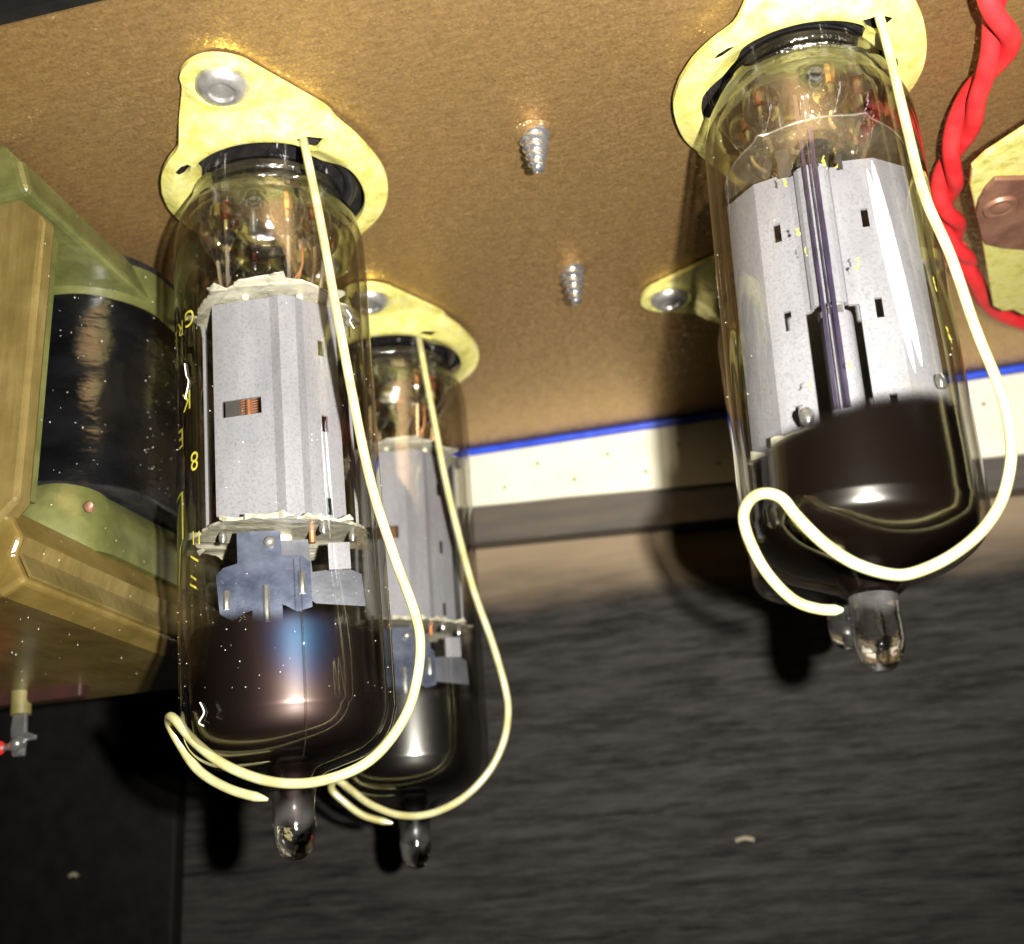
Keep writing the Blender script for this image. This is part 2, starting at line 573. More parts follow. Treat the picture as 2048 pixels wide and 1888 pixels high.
def specks(pts, rmin, rmax):
    out = []
    for p in pts:
        r = random.uniform(rmin, rmax)
        s = [Vector(p) + Vector(d) * r * random.uniform(0.5, 1.2) for d in
             ((1, 0, 0), (-1, 0, 0), (0, 1, 0), (0, -1, 0), (0, 0, 1), (0, 0, -1))]
        out.append((s, [(0, 2, 4), (2, 1, 4), (1, 3, 4), (3, 0, 4), (2, 0, 5), (1, 2, 5), (3, 1, 5), (0, 3, 5)]))
    return merge(*out)


def rough_up(vf, amp, sc_=1.2):
    V = []
    for p in vf[0]:
        q = Vector(p)
        n = mnoise.noise_vector(q * sc_) * amp
        V.append(q + n)
    return V, vf[1]


# ------------------------------------------------------------------ the setting
PLATE = obj('chassis_plate', box(-18, 13, 7.33, 19.40, 0.0, 0.16), 'chassis', smooth=False)
tag(PLATE, 'bronze painted metal chassis plate that the tubes hang from', 'chassis')
lip = obj('edge_lip', box(-18, 13, 7.20, 7.327, 0.02, 1.2), 'blackpanel', PLATE, False)
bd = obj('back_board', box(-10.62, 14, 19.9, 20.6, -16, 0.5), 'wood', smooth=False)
tag(bd, 'black stained wooden back board turning brown along its top', 'board', kind='structure')
sp = obj('side_panel', box(-24, -10.62, 19.55, 20.6, -16, 0.5), 'blackpanel', smooth=False)
tag(sp, 'matt black panel beside the grained back board', 'panel', kind='structure')
bevel(sp, 0.06)
ct = obj('cabinet_top', box(-24, 14, -3, 7.19, 1.0, 1.6), 'blackpanel', smooth=False)
tag(ct, 'dark cabinet board above the edge of the chassis', 'board', kind='structure')
obj('worn_edge', box(-18, 2, 7.0, 7.19, 0.93, 0.998), 'rivet', ct, False)

# white perforated strip with blue piping, on a dark batten
X0, X1 = -13.0, 9.0
zb = lambda x: -1.33 - 0.049 * (x + 0.9)
root = thing('vinyl_strip', 'white perforated vinyl strip with blue piping along the far edge of the chassis', 'trim strip', (0, 19.3, 0))
outer = [(X0, -0.16), (X1, -0.16)] + [(X0 + (X1 - X0) * i / 24, zb(X0 + (X1 - X0) * i / 24) + random.uniform(-0.012, 0.012)) for i in range(24, -1, -1)]
holes = []
hx = -12.6
k_ = 0
while hx < 8.6:
    fz = 0.32 if k_ % 2 == 0 else 0.70
    zc = -0.16 + (zb(hx) + 0.16) * fz
    holes.append([(hx + 0.042 * math.cos(a * PI / 4), zc + 0.042 * math.sin(a * PI / 4)) for a in range(8)])
    hx += 0.66
    k_ += 1
v, f = sheet(outer, holes, 0.0, 0.08)
obj('vinyl', ([(a, c, b) for a, b, c in v], f), 'white', root, False)
obj('hole_backing', box(X0 + .05, X1 - .05, 0.10, 0.13, -1.05, -0.2), 'yellow_tag', root, False)
obj('piping', tube([(X0, -0.02, -0.085), (-2, -0.02, -0.08), (X1, -0.02, -0.07)], 0.075, 10, 4), 'blue', root)
bt = obj('batten', prism([(X0, 0), (X1, 0), (X1, 1), (X0, 1)], 0, 1), 'batten', smooth=False)
for vtx in bt.data.vertices:
    x, y, z = vtx.co
    vtx.co = (x, 19.42 + 0.44 * y, (zb(x) + 0.06) - (1 - z) * (0.70 - 0.012 * (x + 5)) - 0.06)
tag(bt, 'dark wooden batten under the white perforated strip', 'batten')

# ------------------------------------------------------------------ sockets
def flange_shape():
    """socket flange in its own frame, ear towards -Y; returns outline and holes"""
    half = [(-1.27, -0.28), (-1.15, -0.58), (-0.97, -0.83), (-0.78, -1.02), (-0.71, -1.16), (-0.62, -1.38), (-0.42, -1.80), (-0.37, -1.98), (-0.24, -2.12), (-0.05, -2.19), (0.15, -2.16), (0.32, -2.05),
            (0.44, -1.88), (0.86, -1.30), (0.95, -1.16), (1.00, -1.03), (1.15, -0.76), (1.27, -0.40), (1.32, -0.05)]
    out = half + [(-x, -y) for x, y in half]
    return out


def hole_shape():
    pts = []
    n = 96
    for i in range(n):
        a = 2 * PI * i / n
        r = 1.03
        for a0, dep, w in ((rad(-152), 0.17, 0.30), (rad(-40), 0.20, 0.26), (rad(82), 0.17, 0.30), (rad(140), 0.20, 0.26)):
            d = (a - a0 + PI) % (2 * PI) - PI
            r -= dep * math.exp(-(d / w) ** 4)
        pts.append((r * math.cos(a), r * math.sin(a)))
    return pts


def flange_drop(x, y):
    r = math.hypot(x, y)
    ring = -0.15 * math.exp(-((r - 1.10) / 0.16) ** 2)
    step = -0.09 / (1 + math.exp((abs(y) - 1.34) * 26)) * (1 / (1 + math.exp((r - 1.42) * 30)))
    dish = -0.05 * math.exp(-((math.hypot(x, abs(y) - 1.78) - 0.33) / 0.06) ** 2)
    return ring * 0.7 + step + dish + 0.03


FL = sheet(smooth_prof(flange_shape() + flange_shape()[:1], 4)[:-1],
           [hole_shape(),
            [(0.64 + p, -0.90 + q) for p, q in ((-0.17, -0.09), (0.0, -0.11), (0.22, 0.01), (0.13, 0.06), (0.02, 0.17), (-0.07, 0.10))],
            [(-0.84 + 0.13 * math.cos(a * PI / 4 + 0.9), -0.72 + 0.12 * math.sin(a * PI / 4)) for a in range(8)],
            [(-0.60 + 0.13 * math.cos(a * PI / 4), 0.94 + 0.075 * math.sin(a * PI / 4)) for a in range(8)]],
           -0.05, -0.115,
           flange_drop)


def socket(label, c, rot, bail):
    s = thing('tube_socket', label, 'tube socket', (c[0], c[1], 0), spin=rot, group='tube sockets riveted under the chassis')
    fo = obj('flange', FL, 'zinc', s)
    obj('insulator', lathe([(0.0, -0.05), (0.45, -0.05), (0.9, -0.05), (1.10, -0.05), (1.12, -0.045), (1.12, 0.0)], 48), 'black', s)
    obj('insulator_rim', lathe([(0.78, -0.05), (0.80, -0.09), (0.84, -0.115), (0.90, -0.115), (0.94, -0.09), (0.955, -0.05)], 48), 'black', s)
    for i in range(9):
        a = rad(36 * i + 18)
        obj('pin_socket', move(lathe([(0.10, -0.045), (0.10, -0.085), (0.075, -0.09), (0.06, -0.055), (0.0, -0.052)], 12),
                               (0.6 * math.sin(a), -0.6 * math.cos(a), 0)), 'black', s)
    for sg in (-1, 1):
        obj('rivet', move(lathe([(0.0, -0.15), (0.10, -0.155), (0.125, -0.165), (0.14, -0.20), (0.17, -0.205), (0.22, -0.185),
                                 (0.265, -0.14), (0.28, -0.09), (0.275, -0.04)], 28), (0.0, sg * 1.78, 0)), 'rivet', s)
    if bail:
        mi = s.matrix_world.inverted()
        P = [mi @ Vector(p) for p in bail]
        P.insert(0, P[0] + Vector((0, 0.02, 0.1)))
        obj('retaining_wire', tube([tuple(p) for p in P], 0.048, 12, 8, 3), 'wire', s)
    return s


B1 = [(-3.96, 9.54, -0.12), (-3.75, 9.5, -1.29), (-3.56, 9.52, -2.6), (-3.38, 9.75, -4.09), (-3.22, 9.95, -4.89), (-3.08, 10.1, -5.43), (-3.04, 10.15, -5.77), (-3.1, 10.15, -6.16), (-3.22, 10.1, -6.48), (-3.46, 10.05, -6.77), (-3.74, 10.0, -6.92), (-4.12, 9.95, -6.98), (-4.52, 9.95, -6.92), (-4.93, 9.95, -6.74), (-5.27, 10.0, -6.49), (-5.5, 10.05, -6.26), (-5.62, 10.15, -6.2), (-5.7, 10.3, -6.24), (-5.64, 10.4, -6.42), (-5.45, 10.45, -6.7), (-5.11, 10.45, -6.91), (-4.72, 10.45, -7.04)]
B2 = [(-4.15, 14.4, -0.09), (-3.93, 14.25, -1.58), (-3.78, 14.3, -2.75), (-3.55, 14.4, -4.04), (-3.34, 14.5, -4.86), (-3.22, 14.55, -5.45), (-3.2, 14.55, -5.8), (-3.28, 14.5, -6.18), (-3.49, 14.45, -6.54), (-3.84, 14.4, -6.84), (-4.28, 14.4, -6.99), (-4.69, 14.4, -6.97), (-5.08, 14.4, -6.8), (-5.37, 14.45, -6.58), (-5.58, 14.5, -6.44), (-5.7, 14.65, -6.54), (-5.55, 14.75, -6.72), (-5.3, 14.8, -6.91), (-4.93, 14.85, -7.03)]
B3 = [(2.13, 9.45, -0.09), (2.16, 9.5, -0.64), (2.16, 9.5, -1.55), (2.17, 9.5, -2.3), (2.28, 9.55, -2.95), (2.35, 9.6, -3.67), (2.43, 9.6, -4.33), (2.42, 9.6, -4.71), (2.35, 9.55, -5.0), (2.2, 9.5, -5.32), (1.98, 9.45, -5.57), (1.69, 9.4, -5.76), (1.38, 9.3, -5.88), (1.17, 9.2, -5.89), (0.9, 9.05, -5.8), (0.68, 8.95, -5.62), (0.52, 8.93, -5.39), (0.43, 8.95, -5.22), (0.31, 9.0, -5.14), (0.19, 9.1, -5.14), (0.11, 9.22, -5.24), (0.13, 9.35, -5.42), (0.23, 9.5, -5.67), (0.41, 9.65, -5.89), (0.61, 9.75, -5.98), (0.82, 9.78, -6.01)]
socket('yellow zinc socket of the tube beside the transformer, with a pale wire bail', (-4.63, 10.36), rad(6), B1)
socket('yellow zinc socket of the tube that stands behind the one beside the transformer', (-4.72, 15.0), rad(7), B2)
socket('yellow zinc socket of the tube beside the red twisted wire, with a wide pale bail', (1.36, 10.33), rad(8), B3)
socket('shaded zinc socket with one rivet showing behind the tube beside the red wire', (1.36, 14.82), rad(-84), None)


# ------------------------------------------------------------------ vacuum tubes
R = 1.075


def envelope(L, zc, cone, tip_r, tip_z):
    """outer and inner glass profile from the base rim down to the sealed tip"""
    out = [(0.62, 0.11), (0.79, 0.10), (0.855, 0.05), (0.875, -0.04), (0.92, -0.15), (1.0, -0.32), (1.05, -0.52), (R, -0.75)]
    out += [(R, z) for z in (-1.5, -2.5, -3.5, -4.5) if z > zc + 0.2]
    out += [(R, zc)] + cone
    o = smooth_prof(out, 6)
    inn = []
    for i, (r, z) in enumerate(o):
        if z > -0.34:
            continue
        t = (o[min(i + 1, len(o) - 1)][0] - o[max(i - 1, 0)][0], o[min(i + 1, len(o) - 1)][1] - o[max(i - 1, 0)][1])
        n = math.hypot(*t) or 1
        d = 0.085
        p = (max(0.02, r + t[1] / n * d), z - t[0] / n * d)
        inn.append(p)
    h = cone[-1][1] - tip_z
    tip = smooth_prof([cone[-1], (tip_r * 0.99, tip_z + h * 0.78), (tip_r * 1.02, tip_z + h * 0.52), (tip_r * 0.95, tip_z + h * 0.30),
                       (tip_r * 0.74, tip_z + h * 0.13), (tip_r * 0.42, tip_z + h * 0.035), (0.004, tip_z)], 6)
    return o, inn, tip


def mica_disc(z, r, nsp, seed, th=0.035, wave=0.03, spike=0.1):
    rnd = random.Random(seed)
    N = 120
    poly = []
    for i in range(N):
        a = 2 * PI * i / N
        ph = (i * nsp / N) % 1.0
        rr = r - 0.05 + 0.03 * math.sin(3 * a + seed) + rnd.uniform(-0.012, 0.012)
        if ph < 0.16:
            rr = r + spike * (0.6 + 0.4 * rnd.random())
        elif ph < 0.34:
            rr = r - 0.09
        rr = min(rr, 0.985)
        poly.append((rr * math.sin(a), -rr * math.cos(a)))
    v, f = prism(poly, z - th / 2, z + th / 2)
    v2 = []
    for x, y, zz in v:
        d = math.hypot(x, y)
        v2.append((x, y, zz + (d > 0.5) * wave * math.sin(2.3 * math.atan2(y, x) + seed * 1.7) + (d > 0.9) * rnd.uniform(-0.035, 0.035)))
    return v2, f


def clear_mica_disc(z, r, th=0.025):
    poly = []
    for i in range(160):
        a = 2 * PI * i / 160
        rr = r - 0.03 + 0.02 * math.sin(2 * a)
        for a0 in (rad(-28), rad(36), rad(100), rad(164), rad(228)):
            d = (a - a0 + PI) % (2 * PI) - PI
            rr += 0.085 * math.exp(-abs(d) / 0.06)
        rr = min(rr, 0.985)
        poly.append((rr * math.sin(a), -rr * math.cos(a)))
    return prism(poly, z - th / 2, z + th / 2)


def stem_parts(t, zm, seedangle=0.0, dumet=True):
    """pressed glass base with nine sealed pins and the lead wires down to the upper mica"""
    obj('glass_stem', lathe([(0.0, 0.095), (0.55, 0.095), (0.72, 0.08), (0.79, 0.02), (0.82, -0.12), (0.80, -0.27), (0.70, -0.34), (0.35, -0.36),
                             (0.30, -0.42), (0.22, -0.60), (0.14, -0.66), (0.0, -0.68)], 40), 'stem', t)
    obj('base_ring', lathe([(0.68, 0.105), (0.78, 0.09), (0.835, 0.04), (0.845, -0.03), (0.825, -0.06), (0.86, -0.10), (0.89, -0.17), (0.86, -0.20)], 56), 'rim', t)
    for i in range(9):
        a = rad(36 * i + 18) + seedangle
        x, y = 0.6 * math.sin(a), -0.6 * math.cos(a)
        obj('pin', tube([(x, y, 0.26), (x, y, -0.06)], 0.05, 10, 1), 'steel', t)
        obj('glass_bead', move(lathe([(0.185, -0.33), (0.20, -0.42), (0.18, -0.55), (0.12, -0.66), (0.06, -0.73), (0.03, -0.78)], 18), (x, y, 0)), 'bead', t)
        if dumet:
            obj('seal', tube([(x, y, -0.22), (x, y, -0.46)], 0.04, 8, 1), 'dumet' if i % 3 else 'copper', t)
        rnd = random.Random(i * 7 + int(seedangle * 10))
        x2, y2 = x * rnd.uniform(0.7, 1.0), y * rnd.uniform(0.7, 1.0)
        obj('lead_wire', tube([(x, y, -0.45), (x, y, -0.7), ((x + x2) / 2 + rnd.uniform(-.05, .05), (y + y2) / 2, -0.7 + (zm + 0.7) * 0.6),
                               (x2, y2, zm)], 0.024, 6, 5), 'lead', t)


def glyph(ch, h):
    cu = bpy.data.curves.new('g', 'FONT')
    cu.body = ch
    cu.size = h
    cu.align_x = 'CENTER'
    cu.align_y = 'CENTER'
    cu.resolution_u = 3
    ob = bpy.data.objects.new('g', cu)
    col.objects.link(ob)
    dg = bpy.context.evaluated_depsgraph_get()
    me = bpy.data.meshes.new_from_object(ob.evaluated_get(dg))
    bm = bmesh.new()
    bm.from_mesh(me)
    bmesh.ops.triangulate(bm, faces=bm.faces[:])
    bmesh.ops.subdivide_edges(bm, edges=[e for e in bm.edges if e.calc_length() > h * 0.3], cuts=1)
    bm.verts.index_update()
    V = [(v.co.x, v.co.y) for v in bm.verts]
    Fc = [tuple(v.index for v in f.verts) for f in bm.faces]
    bm.free()
    bpy.data.objects.remove(ob)
    bpy.data.curves.remove(cu)
    bpy.data.meshes.remove(me)
    return V, Fc


def wrap(vf, phi, z, rot=0.0, r=R + 0.006):
    c, s = math.cos(rot), math.sin(rot)
    V = []
    for x, y in vf[0]:
        x, y = x * c - y * s, x * s + y * c
        a = phi + x / r
        V.append((r * math.sin(a), -r * math.cos(a), z + y))
    return V, vf[1]


def strip(phi0, phi1, z0, z1, r, n=4, m_=14, skew=0.0, jag=0.0, seed=1):
    rnd = random.Random(seed)
    V, Fc = [], []
    for j in range(m_ + 1):
        z = z0 + (z1 - z0) * j / m_
        ja, jb = rnd.uniform(-jag, jag), rnd.uniform(-jag, jag)
        for i in range(n + 1):
            a = phi0 + ja + (phi1 + jb - phi0 - ja) * i / n + skew * j / m_
            V.append((r * math.sin(a), -r * math.cos(a), z))
    for j in range(m_):
        for i in range(n):
            q = j * (n + 1) + i
            Fc.append((q, q + 1, q + n + 2, q + n + 1))
    return V, Fc


def dust_on(t, n, z0, z1, seed, a0=-1.4, a1=1.4, r=R + 0.006, rm=(0.003, 0.008)):
    rnd = random.Random(seed)
    pts = []
    for _ in range(n):
        a, z = rnd.uniform(a0, a1), rnd.uniform(z0, z1)
        pts.append((r * math.sin(a), -r * math.cos(a), z))
    obj('dust', specks(pts, *rm), 'dust', t, False, kind='stuff')


def long_tube(label, loc, axis, spin, detailed):
    """tall output tube: grey folded anode between two micas, getter holder, dark getter in the dome"""
    t = thing('vacuum_tube', label, 'vacuum tube', loc, axis, spin, 'glass vacuum tubes hanging in their sockets')
    zc, L = -5.75, 7.34
    o, inn, tip = envelope(L, zc, [(1.055, -6.02), (0.96, -6.24), (0.76, -6.40), (0.50, -6.48), (0.30, -6.55), (0.225, -6.68)], 0.205, -L)
    obj('glass_envelope', merge(lathe(o, 72), lathe([p for p in inn if p[1] > -6.45], 72)), 'glass', t)
    obj('glass_tip', lathe(tip, 28), 'tip', t)
    gin = [(r - 0.012, z) for r, z in inn if z < -4.6]
    gin = [(max(r, 0.12), z) for r, z in gin if z > -6.5] + [(0.15, -6.62), (0.155, -6.9), (0.12, -7.0), (0.02, -7.03)]
    film = (0.14, -1.0, -5.36) if detailed else None
    obj('getter_coating', lathe(gin, 64), m_getter('getter_film' + ('_iridescent' if detailed else ''), -5.02, 0.22, film, wob=0.2, tilt=0.04), t)
    stem_parts(t, -1.45)
    zt, zb_ = -1.50, -4.10
    obj('upper_mica', mica_disc(zt, 0.93, 8, 3, 0.025, 0.05, 0.09), 'mica', t, False)
    obj('lower_mica', mica_disc(zb_, 0.95, 9, 8, 0.03, 0.03, 0.06), 'mica', t, False)
    # anode: a folded sheet all the way round
    fr = [(-0.66, -0.36), (-0.05, -0.56), (0.04, -0.63), (0.22, -0.58), (0.30, -0.50), (0.66, -0.30)]
    z = lambda q: zb_ + 0.05 + (zt - zb_ - 0.1) * q
    holes = {0: [(0.14, 0.80, z(0.475), z(0.55))], 4: [(0.42, 0.60, z(q), z(q + 0.075)) for q in (0.03, 0.40, 0.755)]}
    obj('anode', merge(panel(fr, zb_ + 0.03, zt - 0.03, holes), panel([(0.66, -0.30), (0.68, 0.3), (0.2, 0.58), (-0.2, 0.58), (-0.68, 0.3), (-0.66, -0.36)], zb_ + 0.03, zt - 0.03)), 'anode', t, False)
    obj('anode_fin', box(-0.765, -0.735, -0.34, -0.02, zb_ + 0.03, zt - 0.25), 'anode', t, False)
    obj('anode_fin', box(0.76, 0.79, -0.25, 0.1, zb_ + 0.03, zt - 0.1), 'anode', t, False)
    obj('dark_window_sheet', box(-0.55, 0.04, -0.12, -0.09, zb_ + 0.1, zt - 0.1), 'inner_dark', t, False)  # dark sheet added so the window in the anode looks dark
    obj('cathode', lathe([(0.10, zt + 0.2), (0.10, zb_ - 0.1)], 16), 'white', t)
    g = [tube([(0.47 * math.cos(a), 0.27 * math.sin(a) - 0.0, zb_ + 0.1 + i * 0.03 + 0.03 * a / 6.283) for a in [q * PI / 5 for q in range(10)]], 0.008, 4, 1) for i in range(80)]
    obj('grid_winding', merge(*g), 'copper', t, False)
    for x in (-0.30, 0.30):
        obj('grid_rod', tube([(x, -0.22, zt + 0.18), (x, -0.22, zb_ - 0.12)], 0.035, 8, 1), 'copper', t)
    for x, y, h in ((0.28, -0.62, 0.16), (-0.30, -0.62, 0.10), (0.62, -0.45, 0.12)):
        obj('anode_tab', tube([(x, y + 0.12, zt - 0.02), (x, y + 0.12, zt + h)], 0.035, 8, 1), 'white', t)
    for x, y in ((-0.6, -0.36), (0.4, -0.55), (0.72, -0.2)):
        obj('anode_tab', ball((x, y, zb_ - 0.06), 0.045, 5, 1.6), 'steel', t)
    # heater leads
    obj('heater_lead', tube([(0.34, -0.36, -0.72), (0.32, -0.34, -1.05), (0.16, -0.26, -1.22), (-0.06, -0.2, -1.3), (-0.08, -0.1, -1.48)], 0.014, 6, 6), 'copper', t)
    obj('heater_lead', tube([(0.32, -0.34, -1.05), (0.26, -0.3, -1.25), (0.12, -0.2, -1.48)], 0.012, 6, 6), 'copper', t)
    # getter holder plates under the lower mica
    def plate(pts, y, th=0.03, bend=0.0):
        v, f = prism(pts, 0, th)
        return [(a, y + c + bend * a * a, b) for a, b, c in v], f
    obj('getter_plate', plate([(-0.46, -4.18), (-0.03, -4.18), (-0.03, -4.44), (0.16, -4.44), (0.25, -4.52), (0.25, -4.98), (0.10, -5.02),
                               (-0.04, -4.93), (-0.04, -5.20), (-0.33, -5.22), (-0.33, -4.98), (-0.40, -5.0), (-0.52, -5.08), (-0.64, -5.0), (-0.67, -4.62), (-0.60, -4.54), (-0.46, -4.50)], -0.60, 0.03, 0.0), 'blue_steel', t, False)
    for x, z0, z1 in ((-0.57, -4.78, -4.96), (-0.19, -4.74, -5.10), (0.16, -4.62, -4.84)):
        obj('pressed_rib', tube([(x, -0.605, z0), (x, -0.615, (z0 + z1) / 2), (x, -0.605, z1)], 0.035, 8, 4), 'steel', t)
    obj('weld_spot', ball((-0.14, -0.625, -4.30), 0.06, 6), 'rivet', t)
    obj('getter_plate', plate([(-0.03, -4.2), (0.25, -4.2), (0.28, -4.55), (0.62, -4.52), (0.78, -4.60), (0.80, -4.94), (0.30, -4.88), (-0.03, -4.6)], -0.30, 0.03), 'dark_steel', t, False)
    obj('getter_ring', tube([(0.56, -0.36, -4.36), (0.56, -0.36, -4.55)], 0.04, 8, 1), 'copper', t)
    obj('mica_clip', box(0.44, 0.66, -0.48, -0.45, -4.58, -4.30), 'anode', t, False)
    obj('mica_clip', box(0.74, 0.86, -0.40, -0.37, -4.36, -4.14), 'mica_clear', t, False)
    if detailed:
        pr = []
        for ch, phi, zz, h in (('G', -55, -1.80, 0.27), ('R', -65.5, -1.84, 0.25), ('E', -76, -1.88, 0.25), ('K', -59, -2.72, 0.30), ('E', -67, -3.08, 0.30),
                               ('8', -52, -3.42, 0.29), ('I', -54, -4.22, 0.2), ('I', -49, -4.24, 0.2), ('M', -78, -2.16, 0.18)):
            pr.append(wrap(glyph(ch, h), rad(phi), zz, PI))
        for a, za, b, zb2, w in ((-78, -3.72, -66, -3.68, 1.2), (-66, -3.68, -66, -4.18, 1.2), (-66, -4.18, -70, -4.24, 1.2), (-70, -4.24, -74, -4.62, 1.2), (-57, -4.40, -50, -4.48, 1.0),
                                 (-57, -4.60, -52, -4.66, 1.0), (-58, -4.68, -52, -4.74, 1.0)):
            n = 8
            V, Fc = [], []
            for i in range(n + 1):
                q = i / n
                ph, zz = a + (b - a) * q, za + (zb2 - za) * q
                for d in (-1, 1):
                    dz = 0.012 * d if abs(b - a) > 2 else 0
                    dp = w * d if abs(b - a) <= 4.5 else 0
                    V.append((1.081 * math.sin(rad(ph + dp)), -1.081 * math.cos(rad(ph + dp)), zz + dz))
            for i in range(n):
                Fc.append((2 * i, 2 * i + 1, 2 * i + 3, 2 * i + 2))
            pr.append((V, Fc))
        for q in pr:
            obj('printed_mark', q, 'print', t, False)
        bk = [wrap(glyph(ch, 0.26), rad(phi), zz, PI, 1.081) for ch, phi, zz in (('A', 118, -1.0), ('J', 124, -1.35), ('N', 228, -2.35), ('M', 236, -1.95))]
        for q in bk:
            obj('printed_mark', q, 'dark_print', t, False, 'dark letter on the far side of the glass')
        # mould seam down the dome
        seam = [(1.088, -4.6), (1.088, -5.7), (1.07, -6.0), (0.975, -6.25), (0.77, -6.415)]
        obj('mould_seam', tube([(r * math.sin(rad(7)), -r * math.cos(rad(7)), z_) for r, z_ in seam], 0.006, 6, 6), 'clear', t)
        dust_on(t, 90, -6.0, -4.7, 5, rm=(0.002, 0.006))
        dust_on(t, 60, -4.6, -0.6, 6)
        for (a, z_, pts) in ((-60, -2.5, [(0, 0.2), (0.03, 0.05), (0.07, -0.04), (0.0, -0.2)]), (44, -1.9, [(0, .1), (.06, .04), (.04, -.02), (.1, -.08)]), (-50, -5.95, [(0, .1), (.05, 0), (-.02, -.08), (.04, -.12)])):
            r = R + 0.012
            obj('lint_fibre', tube([(r * math.sin(rad(a) + x), -r * math.cos(rad(a) + x), z_ + y) for x, y in pts], 0.007, 5, 5), 'dust', t)
    return t


long_tube('tall tube beside the transformer with yellow print and a rainbow sheen on its getter', (-4.74, 10.40, -0.28), (0.024, 0.05, -1), rad(24), True)
long_tube('tall unprinted tube half hidden behind the one beside the transformer', (-4.76, 15.15, -0.28), (0.0, 0.02, -1), rad(30), False)


def squat_tube(label, loc, axis, spin, L, zc, ztip0, front):
    t = thing('vacuum_tube', label, 'vacuum tube', loc, axis, spin, 'glass vacuum tubes hanging in their sockets')
    d = ztip0 - zc
    o, inn, tip = envelope(L, zc, [(1.065, zc + d * 0.18), (1.0, zc + d * 0.42), (0.80, zc + d * 0.66), (0.52, zc + d * 0.84), (0.33, zc + d * 0.95), (0.215, ztip0 - 0.06)], 0.215, -L)
    obj('glass_envelope', merge(lathe(o, 72), lathe([p for p in inn if p[1] > ztip0 + 0.1], 72)), 'glass', t)
    obj('glass_tip', lathe(tip, 32), 'tip', t)
    zg = zc + 1.02 if front else zc + 1.3
    gin = [(r - 0.012, z) for r, z in inn if z < zg + 0.6 and z > ztip0 + 0.12]
    gin += [(0.2, ztip0 - 0.02), (0.02, ztip0 - 0.05)]
    obj('getter_coating', lathe(gin, 64), m_getter('getter_film_front' if front else 'getter_film_rear', zg - (0.30 if front else 0.1), 0.20, None, (0.0024, 0.0010, 0.0006), 0.10, -0.22, 0.2), t)
    stem_parts(t, -1.0, 0.2)
    zt, zb_ = -1.10, zc + 0.55
    obj('upper_mica', clear_mica_disc(zt, 0.93), 'mica_clear', t, False)
    md = clear_mica_disc(zt, 0.93)[0]
    obj('mica_edge', tube(md[:160] + md[:1], 0.010, 5, 1), 'lead', t)
    obj('lower_mica', mica_disc(zb_, 0.93, 5, 4, 0.025, 0.02, 0.05), 'mica', t, False)
    H = zt - zb_
    z = lambda q: zb_ + H * q
    lo = 0.30
    arc = [(-0.20 + 0.0, -0.62)] + [(-0.02 - 0.18 * math.cos(a), -0.64 - 0.13 * math.sin(a)) for a in [PI * i / 6 for i in range(1, 6)]] + [(0.16, -0.62)]
    slot = lambda qs: [(0.42, 0.62, z(q), z(q + 0.065)) for q in qs]
    left = [(-0.87, -0.26), (-0.56, -0.52), (-0.22, -0.58)]
    right = [(0.26, -0.58), (0.58, -0.52), (0.87, -0.26)]
    za, zbm = zb_ + 0.02, zt - 0.33
    parts = [panel(left, za, zbm, {1: slot((0.055, 0.36, 0.665))}),
             panel(right, za, zbm, {0: slot((0.045, 0.35, 0.655))}),
             panel([(-0.22, -0.58)] + [(-0.17 + 0.17 * (1 - math.cos(a)) , -0.60 - 0.12 * math.sin(a)) for a in [PI * i / 8 for i in range(9)]] + [(0.26, -0.58)], z(0.40), zbm - 0.06),
             panel([(0.87, -0.26), (0.9, 0.3), (0.5, 0.62), (-0.5, 0.62), (-0.9, 0.3), (-0.87, -0.26)], za, zbm)]
    obj('anode', merge(*parts), 'anode', t, False)
    obj('inner_anode', move(lathe([(0.145, z(0.385)), (0.15, z(0.375)), (0.15, za)], 24), (0.04, -0.50, 0)), 'anode', t)
    obj('shield_strap', move(lathe([(0.155, z(0.405)), (0.155, z(0.37))], 24, -1.6, 0.6), (0.04, -0.52, 0)), 'steel', t)
    obj('anode_edge_tab', box(-0.30, -0.18, -0.66, -0.64, zt - 0.42, zt - 0.10), 'inner_dark', t, False)
    obj('anode_edge_tab', box(0.25, 0.30, -0.64, -0.62, zt - 0.46, zt - 0.28), 'inner_dark', t, False)
    for x, z_ in ((-0.30, zg - 0.36), (0.84, zg - 0.02)):
        obj('glint_ball', rough_up(ball((x, -0.88 if x < 0 else -0.42, z_), 0.055, 6, 1.5), 0.03, 9), 'steel', t)  # steel balls added to give bright glints at the getter edge
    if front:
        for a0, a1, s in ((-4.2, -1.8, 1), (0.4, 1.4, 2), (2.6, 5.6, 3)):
            obj('dark_reflection_strip', strip(rad(a0), rad(a1), zt + 0.4, zg - 0.3, 0.80, 2, 30, rad(-0.5), 0.002, s), 'dark_reflection', t, True)  # dark strips stand in for reflections on the glass
        rnd = random.Random(3)
        fl_ = []
        for i in range(9):
            ph, zz = rad(rnd.uniform(-14, 16)), rnd.uniform(-4.0, -1.5)
            w = rnd.uniform(0.008, 0.018)
            fl_.append(strip(ph, ph + w, zz, zz - rnd.uniform(0.03, 0.13), R + 0.006, 2, 4, rnd.uniform(-0.03, 0.03), 0.012, i))
        for i in range(4):
            ph, zz = rad(rnd.uniform(52, 66)), rnd.uniform(-3.8, -1.2)
            fl_.append(strip(ph, ph + 0.02, zz, zz - 0.15, R + 0.006, 2, 5, rnd.uniform(-0.06, 0.06), 0.012, i))
        obj('print_flakes', merge(*fl_), 'print', t, False, 'worn flakes of yellow print', 'stuff')
        dust_on(t, 30, zg, -0.6, 9)
    return t


